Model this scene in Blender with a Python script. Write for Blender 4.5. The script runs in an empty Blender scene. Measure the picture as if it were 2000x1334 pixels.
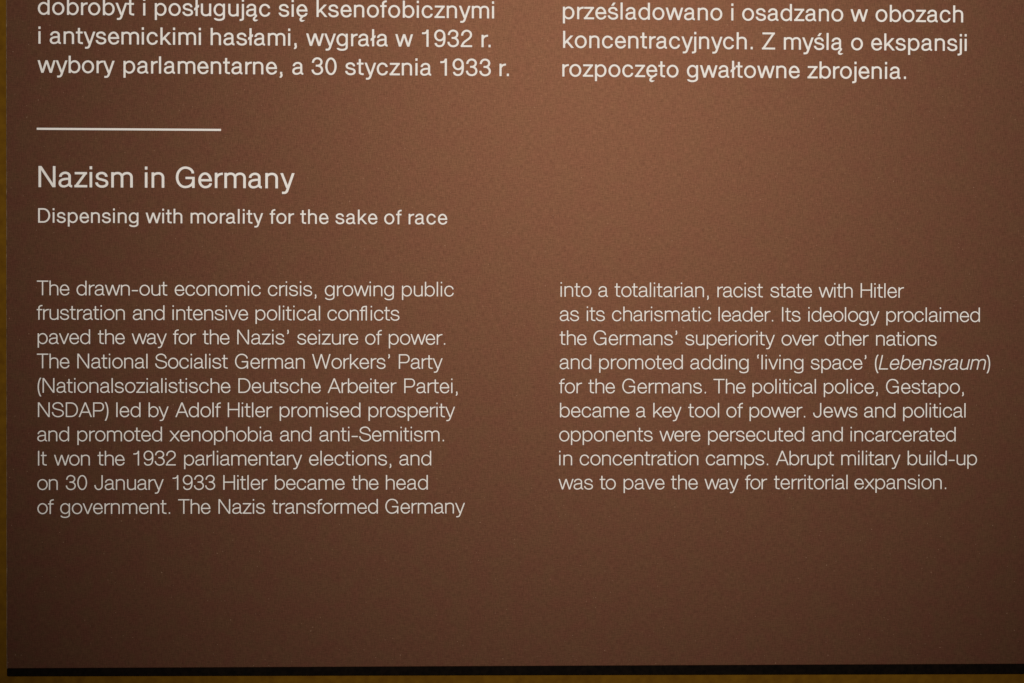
import bpy, math, random
from mathutils import Vector, Matrix
from mathutils.geometry import delaunay_2d_cdt

scene = bpy.context.scene
random.seed(7)

# The panel's print is laid out in print units of 0.2 mm, x to the right and y down,
# counted from the point of the panel that the lens looks at.
U = 0.0002
EYE_LEVEL = 1.20
def on_panel(x, y, out=0.0):
    """A point of the panel's plane; out = metres in front of its face."""
    return Vector((x*U, -out, EYE_LEVEL - y*U))

# ---------------------------------------------------------------- camera
cam_data = bpy.data.cameras.new('camera')
cam = bpy.data.objects.new('camera', cam_data)
scene.collection.objects.link(cam)
scene.camera = cam
cam_data.sensor_width = 36.0
cam_data.lens = 50.04
cam_data.clip_start = 0.01
cam_data.clip_end = 50.0
rx, ry, rz = 0.00832531, -0.02829806, 0.00202387
R = Matrix.Rotation(rz, 3, 'Z') @ Matrix.Rotation(ry, 3, 'Y') @ Matrix.Rotation(rx, 3, 'X')
Rt = R.transposed()
def to_world(v): return Vector((v.x, v.z, -v.y))
right, down, ahead = (to_world(Rt @ Vector(e)) for e in ((1, 0, 0), (0, 1, 0), (0, 0, 1)))
m = Matrix((right, -down, -ahead)).transposed().to_4x4()
m.translation = Vector((0, 0, EYE_LEVEL)) - ahead * (2780 * U)
cam.matrix_world = m
cam_data.dof.use_dof = False

# ---------------------------------------------------------------- light
world = bpy.data.worlds.new('World'); scene.world = world; world.use_nodes = True
bg = world.node_tree.nodes['Background']
bg.inputs['Color'].default_value = (1.0, 0.93, 0.86, 1); bg.inputs['Strength'].default_value = 0.05

def spot(name, loc, aim, watts, size_deg, blend, radius, colour):
    d = bpy.data.lights.new(name, 'SPOT'); o = bpy.data.objects.new(name, d)
    scene.collection.objects.link(o)
    d.energy = watts; d.spot_size = math.radians(size_deg); d.spot_blend = blend
    d.shadow_soft_size = radius; d.color = colour
    o.location = loc
    o.rotation_euler = (Vector(aim) - Vector(loc)).to_track_quat('-Z', 'Y').to_euler()
    return o
# one gallery spotlight across the aisle, a little above the panel
spot('gallery_spotlight', (0.22, -2.40, 1.90), on_panel(190, -560), 262, 18, 1.0, 0.06, (1.0, 0.94, 0.87))

vs = scene.view_settings
vs.view_transform = 'Standard'; vs.look = 'None'; vs.exposure = 0.0; vs.gamma = 1.0; vs.use_curve_mapping = False

scene.cycles.use_denoising = False

# ---------------------------------------------------------------- lettering
# A grotesque sans drawn as strokes (1000 units to the em, baseline at 0).
XH, CAP, DESC, OV = 517.0, 714.0, -182.0, 11.0

class Stroke:
    """A pen path: points, a width factor for each point, and how its ends are cut ('h', 'v' or None)."""
    def __init__(s, x, y, cut0=None, cut1=None, taper0=1.0, taper1=1.0):
        s.p = [(x, y)]; s.cut = (cut0, cut1); s.taper = (taper0, taper1); s.closed = False
    def l(s, x, y):
        s.p.append((x, y)); return s
    def c(s, x1, y1, x2, y2, x3, y3, n=9):
        x0, y0 = s.p[-1]
        for i in range(1, n + 1):
            t = i / n; u = 1 - t
            s.p.append((u*u*u*x0 + 3*u*u*t*x1 + 3*u*t*t*x2 + t*t*t*x3,
                        u*u*u*y0 + 3*u*u*t*y1 + 3*u*t*t*y2 + t*t*t*y3))
        return s
    def q(s, x, y, d, k=0.555):                      # a quarter oval that sets out along d ('h' or 'v')
        x0, y0 = s.p[-1]
        if d == 'h': return s.c(x0 + k*(x-x0), y0, x, y - k*(y-y0), x, y)
        return s.c(x0, y0 + k*(y-y0), x - k*(x-x0), y, x, y)

def ring(xl, xr, yb, yt, thin=None):
    cx, cy = (xl+xr)/2, (yb+yt)/2
    s = Stroke(cx, yt).q(xl, cy, 'h').q(cx, yb, 'v').q(xr, cy, 'h').q(cx, yt, 'v')
    s.p.pop(); s.closed = True; s.thin = thin
    return s

def glyph_strokes(ch, w, h):
    """Pen strokes of one character for stem width w and bar width h."""
    r, s = w/2, h/2
    T, B = XH + OV - s, -OV + s                     # centre lines of round tops and bottoms
    CT = CAP + OV - s
    S = Stroke
    def stem(x, y0, y1): return S(x, y0, 'h', 'h').l(x, y1)
    def bar(x0, x1, y): return S(x0, y, 'v', 'v').l(x1, y)
    def diag(x0, y0, x1, y1): return S(x0, y0, 'h', 'h').l(x1, y1)
    def dot(x): return stem(x, CAP - w*1.16, CAP)
    def arch(lx, rx):
        m = lx + (rx-lx)*0.54
        return S(lx, XH-190, taper0=0.55).q(m, T, 'v', 0.62).q(rx, XH-178, 'h', 0.60).l(rx, 0)
    def oval_c(xl, xr, yb, yt, y1, y2):
        cx = (xl+xr)/2; cy = (yb+yt)/2
        return S(xr, y1, 'h', 'h').q(cx+6, yt, 'v').q(xl, cy, 'h').q(cx+6, yb, 'v').q(xr+6, y2, 'h')
    lx = 64 + r
    if ch == 'a':
        sx = 448 - r; x = 33 + r
        return [S(x+18, 352, 'h', 'v').q(262, T, 'v').q(sx, XH-142, 'h').l(sx, 92).q(sx+86, s-6, 'v'),
                S(sx, 335, taper0=.8, taper1=.7).c(sx, 272, 350, 292, 258, 279).c(150, 264, x, 238, x, 134).q(205, B, 'v').q(sx, 190, 'h')]
    if ch == 'b': return [stem(lx, 0, CAP), ring(lx, 548-r, B, T, -1)]
    if ch == 'c': return [oval_c(36+r, 490-r, B, T, 345, 172)]
    if ch == 'd': x = 520-r; return [stem(x, 0, CAP), ring(36+r, x, B, T, 1)]
    if ch == 'e':
        xl, xr, yb = 36+r, 498-r, 262.0; cx = (xl+xr)/2
        return [bar(xl, xr, yb), S(xr, yb-s, 'h', 'h').q(cx, T, 'v').q(xl, XH/2, 'h').q(cx, B, 'v').q(xr-3, 158, 'h')]
    if ch in 'f\ufb02':
        x = 84 + r
        e = 282 if ch == 'f' else 296+r
        o = [S(x, 0, 'h', 'v').l(x, 580).q(e, CAP+4-s, 'v', 0.62), bar(10, 274, XH-s)]
        if ch != 'f': o.append(stem(e, 0, CAP))
        return o
    if ch == 'g':
        x = 504-r
        return [ring(32+r, x, B+8, T, 1), S(x, XH, 'h', 'h').l(x, -45).q((32+504)/2, DESC-14+s, 'v').q(46+r, -82, 'h')]
    if ch == 'h': return [stem(lx, 0, CAP), arch(lx, 492-r)]
    if ch == 'i': return [stem(68+r, 0, XH), dot(68+r)]
    if ch == 'j': x = 68+r; return [S(x, XH, 'h', 'v').l(x, -95).q(x-r-92, DESC-12+s, 'v', .6), dot(x)]
    if ch == 'k':
        return [stem(lx, 0, CAP), diag(lx+6, 172, 478-r, XH), diag(210, 296, 508-r, 0)]
    if ch == 'l': return [stem(68+r, 0, CAP)]
    if ch == 'm':
        a, b, c = lx, 426.5, 789-r
        return [stem(a, 0, XH), arch(a, b), arch(b, c)]
    if ch == 'n': return [stem(lx, 0, XH), arch(lx, 492-r)]
    if ch == 'o': return [ring(36+r, 538-r, B, T)]
    if ch == 'p': return [stem(lx, DESC, XH), ring(lx, 548-r, B, T, -1)]
    if ch == 'r': return [stem(lx, 0, XH), S(lx, 290, None, 'v', .6).q(335, XH+6-s, 'v', .60)]
    if ch == 's':
        return [S(442-r, 362, 'h', 'h').q(250, T, 'v').q(46+r, 384, 'h').c(46+r, 296, 150, 288, 252, 263)
                .c(360, 236, 466-r, 226, 466-r, 136).q(252, B, 'v').q(28+r, 168, 'h')]
    if ch == 't':
        x = 90+r
        return [S(x, 668, 'h', 'v').l(x, 96).q(294, s-3, 'v', .6), bar(10, 286, XH-s)]
    if ch == 'u':
        rx = 492-r; m = rx-(rx-lx)*.54
        return [stem(rx, 0, XH), S(rx, 190, None, 'h', .55).q(m, B, 'v', .62).q(lx, 178, 'h', .60).l(lx, XH)]
    d = r*1.05                                       # half the flat top of a diagonal
    if ch == 'v': return [diag(8+d, XH, 250, 0), diag(492-d, XH, 250, 0)]
    if ch == 'w':
        return [diag(8+d, XH, 206, 0), diag(206, 0, 379, XH), diag(379, XH, 552, 0), diag(552, 0, 750-d, XH)]
    if ch == 'x': return [diag(14+d, XH, 504-d, 0), diag(14+d, 0, 504-d, XH)]
    if ch == 'y':
        return [diag(8+d, XH, 250, 12), S(492-d, XH, 'h', 'v').l(245, -62).c(208, -155, 176, DESC-12+s, 66, DESC-10+s)]
    if ch == 'z': return [bar(36, 448, XH-s), bar(24, 456, s), diag(36+r, s, 440-r, XH-s)]
    if ch == 'A': return [diag(4+d, 0, 324, CAP), diag(644-d, 0, 324, CAP), bar(150, 500, 236)]
    if ch == 'D':
        x = 78+r; e = 664-r
        return [stem(x, 0, CAP), S(x, CAP-s).l(330, CAP-s).q(e, CAP/2, 'h', .56).q(330, s, 'v', .56).l(x, s)]
    if ch == 'G':
        xl, xr = 40+r, 676-r; cx = (xl+xr)/2
        return [S(xr-18, 492, 'h', None).q(cx, CT, 'v').q(xl, CAP/2, 'h').q(cx-8, B, 'v').q(xr, 250, 'h'),
                bar(cx+8, xr+r, 336), stem(xr+r*.0, 0, 336)]
    if ch == 'H': return [stem(78+r, 0, CAP), stem(644-r, 0, CAP), bar(78+r, 644-r, 372)]
    if ch == 'I': return [stem(80+r, 0, CAP)]
    if ch == 'J':
        xr = 432-r
        return [S(xr, CAP, 'h', 'h').l(xr, 190).q(228, B, 'v').q(26+r, 236, 'h')]
    if ch == 'L': return [stem(78+r, 0, CAP), bar(78+r, 530, s)]
    if ch == 'N': return [stem(76+r, 0, CAP), stem(646-r, 0, CAP), diag(76+r*1.15, CAP, 646-r*1.15, 0)]
    if ch == 'P':
        x = 78+r; e = 606-r
        return [stem(x, 0, CAP), S(x, CAP-s).l(395, CAP-s).q(e, 509, 'h', .58).q(395, 304, 'v', .58).l(x, 304)]
    if ch == 'S':
        return [S(582-r, 488, 'h', 'h').q(322, CT, 'v').q(58+r, 532, 'h').c(58+r, 420, 190, 402, 322, 368)
                .c(470, 330, 610-r, 312, 610-r, 190).q(328, B, 'v').q(32+r, 240, 'h')]
    if ch == 'T': return [bar(12, 562, CAP-s), stem(287, 0, CAP-s)]
    if ch == 'W':
        return [diag(14+d, CAP, 248, 0), diag(248, 0, 463, CAP), diag(463, CAP, 678, 0), diag(678, 0, 912-d, CAP)]
    if ch == 'Z': return [bar(46, 572, CAP-s), bar(26, 584, s), diag(42+r, s, 562-r, CAP-s)]
    if ch == '0': return [ring(42+r, 514-r, B, CT-2)]
    if ch == '1':
        x = 362-r
        return [stem(x, 0, CAP), S(88, 562, 'v', None).l(170, 565).c(250, 568, x-18, 610, x-2, CAP-18)]
    if ch == '2':
        return [S(46+r, 478, 'h', None).q(280, CT, 'v').q(506-r, 520, 'h').c(506-r, 380, 330, 330, 200, 225).c(120, 160, 60+r, 100, 48+r, s),
                bar(32, 508, s)]
    if ch == '3':
        return [S(50+r, 498, 'h', None).q(272, CT, 'v').q(492-r, 538, 'h').q(272, 378, 'v', .6).l(212, 378),
                S(212, 378).l(272, 378).q(518-r, 196, 'h', .58).q(272, B, 'v').q(34+r, 212, 'h')]
    if ch == '9':
        xl, xr = 38+r, 512-r; cx = (xl+xr)/2
        return [ring(xl, xr-6, 272, CT), S(xr, 440).c(xr+4, 150, 430, B, 250, B).q(56+r, 160, 'h')]
    if ch == '.': return [S(139, 0, 'h', 'h').l(139, w*1.2)]
    if ch in ',\u2019':
        y = 0 if ch == ',' else CAP - w*1.25
        a = S(139, y, 'h', 'h').l(139, y+w*1.25)
        b = S(139+r*.4, y+18, None, None, .75, .45).c(139+r*.7, y-45, 139, y-98, 139-r*1.35, y-126)
        return [a, b]
    if ch == '\u2018':
        y = CAP - w*1.25 - 100
        a = S(139, y, 'h', 'h').l(139, y+w*1.25)
        b = S(139-r*.4, y+w*1.25-18, None, None, .75, .45).c(139-r*.7, y+w*1.25+45, 139, y+w*1.25+88, 139+r*1.35, y+w*1.25+112)
        return [a, b]
    if ch == '(': return [S(246-r*.6, 730, 'h', 'h').c(40+r*1.1, 490, 40+r*1.1, 70, 246-r*.6, DESC+2)]
    if ch == ')': return [S(14+r*.6, 730, 'h', 'h').c(220-r*1.1, 490, 220-r*1.1, 70, 14+r*.6, DESC+2)]
    if ch == '-': return [bar(46, 344, 236)]
    if ch == '\u0142': return [stem(111, 0, CAP), S(10, 268, 'v', 'v').l(212, 424)]
    if ch == '\u015b': return glyph_strokes('s', w, h) + [S(222, 578, 'h', 'h').l(310, 706)]
    if ch in '\u0105\u0119':
        x = 452 if ch == '\u0105' else 300
        return glyph_strokes('a' if ch == '\u0105' else 'e', w, h) + [
            S(x+6, 12, None, 'h', .8, .75).c(x-75, -35, x-100, -95, x-92, -120).c(x-84, -180, x-10, -182, x+42, -138)]
    raise KeyError(ch)

def stroke_quads(st, w, h):
    """Left and right outline of a stroke as quads; bars take h, stems take w, curves in between."""
    P = st.p; n = len(P); cl = st.closed
    L, R = [], []
    for i in range(n):
        a = P[i-1] if (i or cl) else P[i]
        b = P[(i+1) % n] if (i < n-1 or cl) else P[i]
        dx, dy = b[0]-a[0], b[1]-a[1]
        m = math.hypot(dx, dy) or 1.0; dx /= m; dy /= m
        t = math.sqrt((w*dy)**2 + (h*dx)**2)
        if cl and st.thin:                            # a bowl narrows where it meets its stem
            xs = [p[0] for p in P]; f = (P[i][0]-min(xs))/(max(xs)-min(xs))
            if st.thin > 0: f = 1-f
            t *= 0.66 + 0.34*min(1.0, f/0.42)
        elif not cl:
            f = i/(n-1)
            t *= st.taper[0] + (1-st.taper[0])*min(1.0, f/0.3)
            t *= st.taper[1] + (1-st.taper[1])*min(1.0, (1-f)/0.3)
        nx, ny = -dy*t/2, dx*t/2
        lx, ly, rx, ry = P[i][0]+nx, P[i][1]+ny, P[i][0]-nx, P[i][1]-ny
        cut = None if cl else (st.cut[0] if i == 0 else st.cut[1] if i == n-1 else None)
        if cut == 'h' and abs(dy) > .25:
            k = ny/dy; lx -= dx*k; ly -= dy*k; rx += dx*k; ry += dy*k
        elif cut == 'v' and abs(dx) > .25:
            k = nx/dx; lx -= dx*k; ly -= dy*k; rx += dx*k; ry += dy*k
        L.append((lx, ly)); R.append((rx, ry))
    qs = []
    for i in range(n if cl else n-1):
        j = (i+1) % n
        qs.append((R[i], R[j], L[j], L[i]))
    return qs

GLYPHS = {}
def glyph_mesh(ch, w, h):
    """Union of the strokes as one flat triangle mesh, with its ink limits in x."""
    key = (ch, w, h)
    if key not in GLYPHS:
        vs, fs = [], []
        for st in glyph_strokes(ch, w, h):
            for quad in stroke_quads(st, w, h):
                a, b, c, e = (Vector(p) for p in quad)
                for tri in ((a, b, c), (a, c, e)):
                    area = (tri[1]-tri[0]).cross(tri[2]-tri[0])
                    if abs(area) < 1.0: continue
                    n = len(vs); vs += tri; fs.append([n, n+1, n+2] if area > 0 else [n+2, n+1, n])
        ov, _, of, _, _, _ = delaunay_2d_cdt(vs, [], fs, 0, 0.05)
        ink_tris = [tuple(vs[k] for k in t) for t in fs]
        tris = []
        for f in of:                                  # keep what lies inside any stroke
            a, b, c = (ov[k] for k in f[:3])
            m = (a+b+c)/3
            for p, q, r in ink_tris:
                if (q-p).cross(m-p) >= 0 and (r-q).cross(m-q) >= 0 and (p-r).cross(m-r) >= 0:
                    tris.append(tuple(f) if (b-a).cross(c-a) > 0 else tuple(f[::-1])); break
        xs = [v.x for v in vs]
        GLYPHS[key] = ([(v.x, v.y) for v in ov], tris, min(xs), max(xs))
    return GLYPHS[key]

# advance widths, and small corrections read off the print
ADVANCE = {
    'a': 537, 'b': 593, 'c': 537, 'd': 593, 'e': 537, 'f': 296, 'g': 574, 'h': 556, 'i': 222,
    'j': 222, 'k': 519, 'l': 222, 'm': 853, 'n': 556, 'o': 574, 'p': 593, 'r': 333, 's': 500,
    't': 315, 'u': 556, 'v': 500, 'w': 758, 'x': 518, 'y': 500, 'z': 480, 'A': 648, 'D': 704,
    'G': 759, 'H': 722, 'I': 259, 'J': 519, 'L': 556, 'N': 722, 'P': 648, 'S': 648, 'T': 574,
    'W': 926, 'Z': 611, '0': 556, '1': 556, '2': 556, '3': 556, '9': 556, '.': 278, ',': 278,
    '’': 240, '‘': 240, '(': 259, ')': 259, '-': 389, 'ł': 222, 'ś': 500, 'ą': 537, 'ę': 537,
    'ﬂ': 518,
}
LIGHT = {
    '(': 6, '-': 10, '1': 5, '3': 7, '9': 5, 'A': -8, 'D': 7, 'G': 15, 'H': -12, 'I': -11, 'L': 8, 'N': 11,
    'P': 6, 'S': -6, 'T': 3, 'W': 15, 'a': -2, 'b': -3, 'c': 7, 'd': -4, 'e': 2, 'f': -22, 'g': 4, 'h': -10,
    'i': -7, 'k': -7, 'l': -9, 'm': 6, 'n': 9, 'o': -5, 'p': 2, 'r': -4, 's': 12, 't': 5, 'u': -2, 'v': -5,
    'w': -24, 'x': -2, 'z': -3, '‘': 17, 'ﬂ': -18, 'track': -18.4,
}
ROMAN = {
    '1': 2, '3': 4, '9': 2, 'D': 13, 'G': 2, 'N': -5, 'a': 7, 'b': -16, 'c': 9, 'd': -2, 'e': -8, 'f': 5,
    'g': 3, 'h': 5, 'i': 12, 'j': -14, 'k': -1, 'l': 17, 'm': -15, 'n': 7, 'o': 7, 'p': 3, 'r': -11, 's': 3,
    't': 6, 'u': 2, 'w': -6, 'y': -20, 'z': -11, 'ą': 1, 'ę': -2, 'ł': 1, 'ś': -3, 'track': 0.4,
}
# stem width, bar width (1000 to the em) and size (print units)
STYLE = {'R': (88.0, 79.0, 46.5), 'H': (87.0, 78.0, 57.1), 'S': (85.0, 76.0, 39.3), 'L': (61.0, 56.0, 39.7)}
# every printed line: style, baseline, and each word with the print units where its ink begins and ends
PRINT = [
    ('R', -629.4, [('dobrobyt', -917.4, -732.8), ('i', -715.4, -711.2), ('posługując', -693.0, -470.7), ('się', -454.4, -398.5), ('ksenofobicznymi', -381.4, -36.4)]),
    ('R', -573.3, [('i', -916.7, -911.8), ('antysemickimi', -894.6, -604.3), ('hasłami,', -585.5, -419.0), ('wygrała', -401.1, -243.4), ('w', -227.5, -194.9), ('1932', -176.5, -79.1), ('r.', -60.7, -43.0)]),
    ('R', -517.4, [('wybory', -917.9, -770.2), ('parlamentarne,', -753.2, -446.6), ('a', -428.3, -406.3), ('30', -390.7, -342.1), ('stycznia', -325.5, -158.7), ('1933', -140.8, -42.4), ('r.', -25.6, -7.2)]),
    ('R', -629.4, [('prześladowano', 97.9, 410.3), ('i', 428.0, 432.1), ('osadzano', 449.4, 648.7), ('w', 664.2, 696.5), ('obozach', 712.6, 886.2)]),
    ('R', -573.3, [('koncentracyjnych.', 98.1, 470.4), ('Z', 488.7, 514.4), ('myślą', 531.7, 649.2), ('o', 664.4, 687.9), ('ekspansji', 704.2, 893.5)]),
    ('R', -517.4, [('rozpoczęto', 97.1, 324.7), ('gwałtowne', 341.1, 563.2), ('zbrojenia.', 578.6, 773.3)]),
    ('H', -296.6, [('Nazism', -916.3, -735.3), ('in', -712.1, -674.7), ('Germany', -652.5, -423.2)]),
    ('S', -227.9, [('Dispensing', -917.0, -724.5), ('with', -710.5, -640.0), ('morality', -623.9, -484.1), ('for', -471.2, -424.2), ('the', -412.1, -357.5), ('sake', -344.0, -262.6), ('of', -249.4, -215.6), ('race', -201.9, -126.8)]),
    ('L', -87.7, [('The', -919.5, -857.2), ('drawn-out', -843.4, -668.9), ('economic', -654.5, -488.6), ('crisis,', -474.6, -380.7), ('growing', -364.4, -230.5), ('public', -214.6, -114.0)]),
    ('L', -40.4, [('frustration', -919.7, -750.7), ('and', -735.2, -674.3), ('intensive', -658.8, -513.0), ('political', -498.5, -373.6), ('conﬂicts', -359.3, -219.4)]),
    ('L', 6.5, [('paved', -918.0, -817.4), ('the', -802.3, -750.7), ('way', -737.3, -670.0), ('for', -657.7, -613.5), ('the', -600.5, -548.9), ('Nazis’', -533.8, -434.0), ('seizure', -417.8, -299.7), ('of', -286.0, -253.7), ('power.', -240.0, -130.3)]),
    ('L', 53.6, [('The', -919.5, -857.2), ('National', -841.9, -706.9), ('Socialist', -692.2, -552.1), ('German', -538.1, -403.4), ('Workers’', -388.9, -237.9), ('Party', -220.5, -135.3)]),
    ('L', 100.9, [('(Nationalsozialistische', -918.1, -547.1), ('Deutsche', -531.5, -372.2), ('Arbeiter', -358.7, -225.1), ('Partei,', -209.9, -106.0)]),
    ('L', 148.0, [('NSDAP)', -917.6, -782.3), ('led', -767.0, -720.5), ('by', -704.8, -666.3), ('Adolf', -653.3, -565.6), ('Hitler', -552.0, -466.2), ('promised', -451.5, -295.1), ('prosperity', -279.2, -110.9)]),
    ('L', 195.0, [('and', -918.8, -857.9), ('promoted', -841.8, -679.1), ('xenophobia', -664.6, -465.1), ('and', -451.0, -390.2), ('anti-Semitism.', -374.6, -132.4)]),
    ('L', 241.9, [('It', -917.5, -900.8), ('won', -886.8, -817.9), ('the', -803.0, -751.1), ('1932', -734.1, -652.5), ('parliamentary', -636.3, -408.1), ('elections,', -394.6, -234.8), ('and', -219.1, -157.3)]),
    ('L', 289.2, [('on', -918.8, -879.6), ('30', -864.1, -823.3), ('January', -809.3, -675.8), ('1933', -658.5, -576.4), ('Hitler', -560.6, -475.2), ('became', -460.7, -325.6), ('the', -311.5, -259.9), ('head', -245.3, -163.8)]),
    ('L', 335.9, [('of', -918.8, -887.4), ('government.', -874.9, -663.4), ('The', -647.8, -585.5), ('Nazis', -569.9, -480.0), ('transformed', -466.1, -260.9), ('Germany', -246.3, -91.2)]),
    ('L', -87.7, [('into', 94.7, 155.0), ('a', 169.0, 187.0), ('totalitarian,', 200.6, 385.6), ('racist', 402.7, 492.1), ('state', 507.1, 589.1), ('with', 602.4, 669.4), ('Hitler', 685.5, 771.2)]),
    ('L', -40.4, [('as', 93.3, 130.9), ('its', 146.2, 181.6), ('charismatic', 195.7, 390.6), ('leader.', 404.9, 512.7), ('Its', 530.2, 566.6), ('ideology', 582.1, 722.7), ('proclaimed', 736.6, 922.3)]),
    ('L', 6.5, [('the', 93.2, 145.8), ('Germans’', 159.4, 323.8), ('superiority', 339.9, 516.1), ('over', 529.5, 601.8), ('other', 615.0, 701.7), ('nations', 716.5, 836.9)]),
    ('L', 53.6, [('and', 93.3, 155.2), ('promoted', 170.8, 335.0), ('adding', 349.8, 464.4), ('‘living', 481.4, 572.6), ('space’', 587.4, 697.4), ('(_Lebensraum_)', 714.5, 943.2)]),
    ('L', 100.9, [('for', 92.3, 137.2), ('the', 149.7, 201.7), ('Germans.', 216.2, 380.7), ('The', 395.4, 458.4), ('political', 472.3, 597.7), ('police,', 613.4, 720.4), ('Gestapo,', 736.6, 891.2)]),
    ('L', 148.0, [('became', 94.2, 230.2), ('a', 243.3, 262.3), ('key', 277.0, 332.7), ('tool', 345.9, 406.8), ('of', 421.1, 453.7), ('power.', 466.9, 576.7), ('Jews', 592.4, 680.0), ('and', 693.3, 755.3), ('political', 770.8, 894.8)]),
    ('L', 195.0, [('opponents', 92.8, 276.1), ('were', 289.5, 369.9), ('persecuted', 385.3, 574.9), ('and', 589.7, 651.2), ('incarcerated', 666.7, 875.3)]),
    ('L', 241.9, [('in', 92.9, 118.2), ('concentration', 133.1, 366.1), ('camps.', 381.0, 503.8), ('Abrupt', 519.1, 634.0), ('military', 648.6, 765.8), ('build-up', 780.2, 918.1)]),
    ('L', 289.2, [('was', 91.7, 159.2), ('to', 172.3, 204.0), ('pave', 219.4, 299.7), ('the', 312.4, 365.1), ('way', 378.5, 445.7), ('for', 458.5, 501.8), ('territorial', 515.5, 661.2), ('expansion.', 674.9, 856.9)]),
]

# ---------------------------------------------------------------- materials
def new_mat(name):
    mt = bpy.data.materials.new(name); mt.use_nodes = True
    nt = mt.node_tree; return mt, nt, nt.nodes['Principled BSDF']
def node(nt, kind, **kw):
    n = nt.nodes.new(kind)
    for k, v in kw.items():
        if k in n.inputs: n.inputs[k].default_value = v
        else: setattr(n, k, v)
    return n
def stretched_noise(nt, sx, sz, scale, detail=2.0, rough=.6):
    co = node(nt, 'ShaderNodeTexCoord')
    mp = node(nt, 'ShaderNodeMapping'); mp.inputs['Scale'].default_value = (sx, 1, sz)
    nz = node(nt, 'ShaderNodeTexNoise', Scale=scale, Detail=detail, Roughness=rough)
    nt.links.new(co.outputs['Object'], mp.inputs['Vector']); nt.links.new(mp.outputs['Vector'], nz.inputs['Vector'])
    return nz.outputs['Fac']
def math_node(nt, op, a, b):
    n = node(nt, 'ShaderNodeMath', operation=op)
    for i, v in enumerate((a, b)):
        if isinstance(v, (int, float)): n.inputs[i].default_value = v
        else: nt.links.new(v, n.inputs[i])
    return n.outputs[0]
def ramp(nt, fac, c0, c1, p0=.3, p1=.7):
    n = node(nt, 'ShaderNodeValToRGB')
    n.color_ramp.elements[0].color = (*c0, 1); n.color_ramp.elements[1].color = (*c1, 1)
    n.color_ramp.elements[0].position = p0; n.color_ramp.elements[1].position = p1
    nt.links.new(fac, n.inputs['Fac']); return n.outputs['Color']
def mix(nt, kind, fac, a, b):
    n = node(nt, 'ShaderNodeMix', data_type='RGBA', blend_type=kind)
    n.inputs[0].default_value = fac
    nt.links.new(a, n.inputs[6]); nt.links.new(b, n.inputs[7]); return n.outputs[2]
def bump(nt, bs, height, strength, dist):
    b = node(nt, 'ShaderNodeBump', Strength=strength, Distance=dist)
    nt.links.new(height, b.inputs['Height']); nt.links.new(b.outputs['Normal'], bs.inputs['Normal'])

def weave_height(nt):
    weft = stretched_noise(nt, 420, 2900, 1.0, 1.0)
    warp = stretched_noise(nt, 2900, 420, 1.0, 1.0)
    grain = stretched_noise(nt, 2900, 2900, 1.0, 2.0)
    return math_node(nt, 'ADD', math_node(nt, 'ADD', weft, warp), grain), weft, warp, grain

# brown linen-textured cover film with a soft coppery sheen
cover, nt, bs = new_mat('brown_linen_film')
hgt, weft, warp, grain = weave_height(nt)
mott = stretched_noise(nt, 1, 1, 120, 3.0, .7)
c1 = ramp(nt, mott, (.0435, .0148, .0104), (.0410, .0198, .0108), .38, .62)
c2 = ramp(nt, math_node(nt, 'DIVIDE', hgt, 3.0), (.62, .62, .62), (1.0, .99, .97), .36, .64)
c2 = mix(nt, 'MULTIPLY', 1.0, c2, ramp(nt, hgt, (1.32, 1.32, 1.32), (1.32, 1.32, 1.32)))
col = mix(nt, 'MULTIPLY', 1.0, c1, c2)
fleck = ramp(nt, stretched_noise(nt, 1, 1, 1350, 0.0), (0, 0, 0), (1, 1, 1), .815, .845)   # stray pale fibres and dust
pale = node(nt, 'ShaderNodeMix', data_type='RGBA')
nt.links.new(fleck, pale.inputs[0]); nt.links.new(col, pale.inputs[6]); pale.inputs[7].default_value = (.15, .09, .06, 1)
col = pale.outputs[2]
nt.links.new(col, bs.inputs['Base Color'])
bs.inputs['Metallic'].default_value = 0.0
bs.inputs['Roughness'].default_value = 0.50
bs.inputs['Specular IOR Level'].default_value = 0.60
bs.inputs['Anisotropic'].default_value = 0.30          # the weft scatters light up and down
tg = node(nt, 'ShaderNodeTangent', direction_type='UV_MAP', uv_map='weave')
nt.links.new(tg.outputs[0], bs.inputs['Tangent'])
sheen = ramp(nt, math_node(nt, 'DIVIDE', hgt, 3.0), (.74, .337, .188), (1.26, .573, .320), .37, .63)   # threads shine, gaps do not
nt.links.new(sheen, bs.inputs['Specular Tint'])
bump(nt, bs, hgt, 0.14, 0.00010)

# off-white printing ink, thin enough to follow the weave
ink, nt, bs = new_mat('off_white_ink')
hgt, weft, warp, grain = weave_height(nt)
nt.links.new(ramp(nt, grain, (.64, .618, .585), (.78, .757, .722), .3, .7), bs.inputs['Base Color'])
bs.inputs['Roughness'].default_value = 0.65
bs.inputs['Specular IOR Level'].default_value = 0.2
bump(nt, bs, hgt, 0.12, 0.00008)

# mustard painted plaster
paint, nt, bs = new_mat('mustard_wall_paint')
nz = stretched_noise(nt, 1, 1, 260, 4.0, .6)
nt.links.new(ramp(nt, nz, (.090, .038, .0008), (.130, .060, .0016)), bs.inputs['Base Color'])
bs.inputs['Roughness'].default_value = 0.85
bs.inputs['Specular IOR Level'].default_value = 0.1
bump(nt, bs, nz, 0.3, 0.0006)

# matt black for the strip below the board
black, nt, bs = new_mat('matt_black')
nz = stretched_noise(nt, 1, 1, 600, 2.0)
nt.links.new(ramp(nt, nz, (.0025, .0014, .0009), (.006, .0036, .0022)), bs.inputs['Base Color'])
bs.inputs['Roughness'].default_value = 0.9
bs.inputs['Specular IOR Level'].default_value = 0.05

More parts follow.
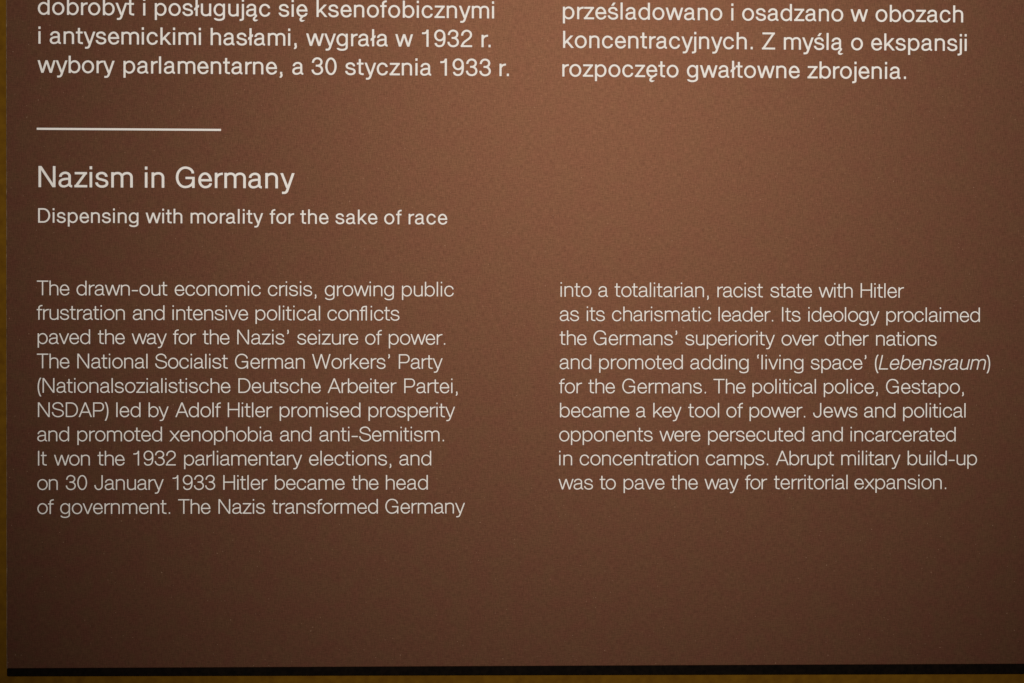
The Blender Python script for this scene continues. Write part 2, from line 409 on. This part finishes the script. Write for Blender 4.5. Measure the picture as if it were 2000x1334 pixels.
# mottled pale tone of the thin strip along the board's left edge
pale_mat, nt, bs = new_mat('pale_edge')
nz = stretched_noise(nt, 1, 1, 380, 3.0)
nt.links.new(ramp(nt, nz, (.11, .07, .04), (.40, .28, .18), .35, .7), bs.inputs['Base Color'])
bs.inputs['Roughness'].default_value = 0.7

# ---------------------------------------------------------------- builders
def link(name, verts, faces, mat, parent=None):
    me = bpy.data.meshes.new(name); me.from_pydata([tuple(v) for v in verts], [], faces); me.update()
    me.materials.append(mat)
    o = bpy.data.objects.new(name, me); scene.collection.objects.link(o)
    if parent: o.parent = parent; o.matrix_parent_inverse = parent.matrix_world.inverted()
    return o
def slab(name, corners, front, back, mat, parent=None, bevel=0.0):
    """A board from its four face corners (clockwise from top left, print units), front and back depth in metres."""
    vs = [on_panel(x, y, front) for x, y in corners] + [on_panel(x, y, back) for x, y in corners]
    fs = [(3, 2, 1, 0), (4, 5, 6, 7)] + [(i, (i+1) % 4, 4+(i+1) % 4, 4+i) for i in range(4)]
    o = link(name, vs, fs, mat, parent)
    if bevel:
        b = o.modifiers.new('bevel', 'BEVEL'); b.width = bevel; b.segments = 3
    return o

# ---------------------------------------------------------------- wall
wall = slab('wall', [(-6000, -6500), (7500, -6500), (7500, 5500), (-6000, 5500)], -0.0031, -0.12, paint)
wall['kind'] = 'structure'; wall['label'] = 'mustard yellow painted wall behind the brown text panel'

# ---------------------------------------------------------------- text panel
EDGE_L, EDGE_R, EDGE_T, EDGE_B = -977.9, 1090.0, -2600.0, 635.6
panel = bpy.data.objects.new('text_panel', None); scene.collection.objects.link(panel)
panel.location = on_panel((EDGE_L+EDGE_R)/2, EDGE_B + 20, -0.003)
panel['label'] = 'brown linen-textured exhibition panel with white Polish and English lettering, hung on the mustard wall'
panel['category'] = 'text panel'
bpy.context.view_layer.update()
board = slab('board', [(EDGE_L, EDGE_T), (EDGE_R, EDGE_T), (EDGE_R, EDGE_B), (EDGE_L, EDGE_B)], 0.0, -0.003, cover, panel, 0.00025)
uv = board.data.uv_layers.new(name='weave')             # u runs up the board, along the warp
for lp in board.data.loops:
    co = board.data.vertices[lp.vertex_index].co
    uv.data[lp.index].uv = (co.z + co.y, co.x)
black_strip = slab('bottom_strip', [(EDGE_L-1.2, EDGE_B+.3), (EDGE_R-.4, EDGE_B+.3), (EDGE_R-.4, 656.2), (EDGE_L-1.2, 651.4)], -0.0010, -0.003, black, panel)  # black strip below the board, slightly deeper towards the right
black_strip['label'] = 'narrow matt black strip along the bottom of the brown board'

LIFT = 0.00008                                        # the ink lies just proud of the film
def print_line(name, style, y, words, label=None):
    w, h, em = STYLE[style]
    fit = ROMAN if style != 'L' else LIGHT
    verts, tris = [], []
    for text, x0, x1 in words:
        chars, it = [], False
        for ch in text:
            if ch == '_': it = not it; continue
            chars.append((ch, it))
        # pen positions with the natural spacing, then spread evenly to the printed width of the word
        pens, pen = [], 0.0
        for ch, _ in chars:
            pens.append(pen); pen += ADVANCE[ch] + fit.get(ch, 0) + fit['track']
        first, last = glyph_mesh(chars[0][0], w, h), glyph_mesh(chars[-1][0], w, h)
        k = em/1000.0
        nat = pens[-1] + last[3] - first[2]
        n = len(chars)
        extra = ((x1-x0)/k - nat)/(n-1) if n > 1 else 0.0
        if n == 1: x0 += ((x1-x0) - (last[3]-first[2])*k)/2
        for i, (ch, italic) in enumerate(chars):
            gv, gt, _, _ = glyph_mesh(ch, w, h)
            px = pens[i] + i*extra - first[2]
            b = len(verts)
            for vx, vy in gv:
                sx = vx + (vy-258)*0.2126 if italic else vx
                verts.append(on_panel(x0 + (px+sx)*k, y - vy*k, LIFT))
            tris += [tuple(b+j for j in f) for f in gt]
    o = link(name, verts, tris, ink, panel)
    if label: o['label'] = label
    return o

for style, y, words in PRINT:
    name = {'R': 'polish_text_line', 'H': 'heading', 'S': 'subheading', 'L': 'english_text_line'}[style]
    print_line(name, style, y, words, {'H': 'large white heading line of the English text', 'S': 'white subheading line below the heading'}.get(style))

slab('divider_rule', [(-919.6, -411.2), (-565.4, -411.2), (-565.4, -407.2), (-919.6, -407.2)], LIFT, 0.00002, ink, panel)['label'] = 'thin white rule between the Polish and English texts'

# narrow pale strip of uneven width along the board's left side
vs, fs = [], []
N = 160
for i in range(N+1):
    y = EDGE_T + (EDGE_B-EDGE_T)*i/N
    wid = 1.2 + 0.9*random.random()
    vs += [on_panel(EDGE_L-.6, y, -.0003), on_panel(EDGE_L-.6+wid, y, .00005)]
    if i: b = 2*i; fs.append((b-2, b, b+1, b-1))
edge = link('edge_strip', vs, fs, pale_mat, panel); edge['label'] = 'thin pale strip along the side of the board'
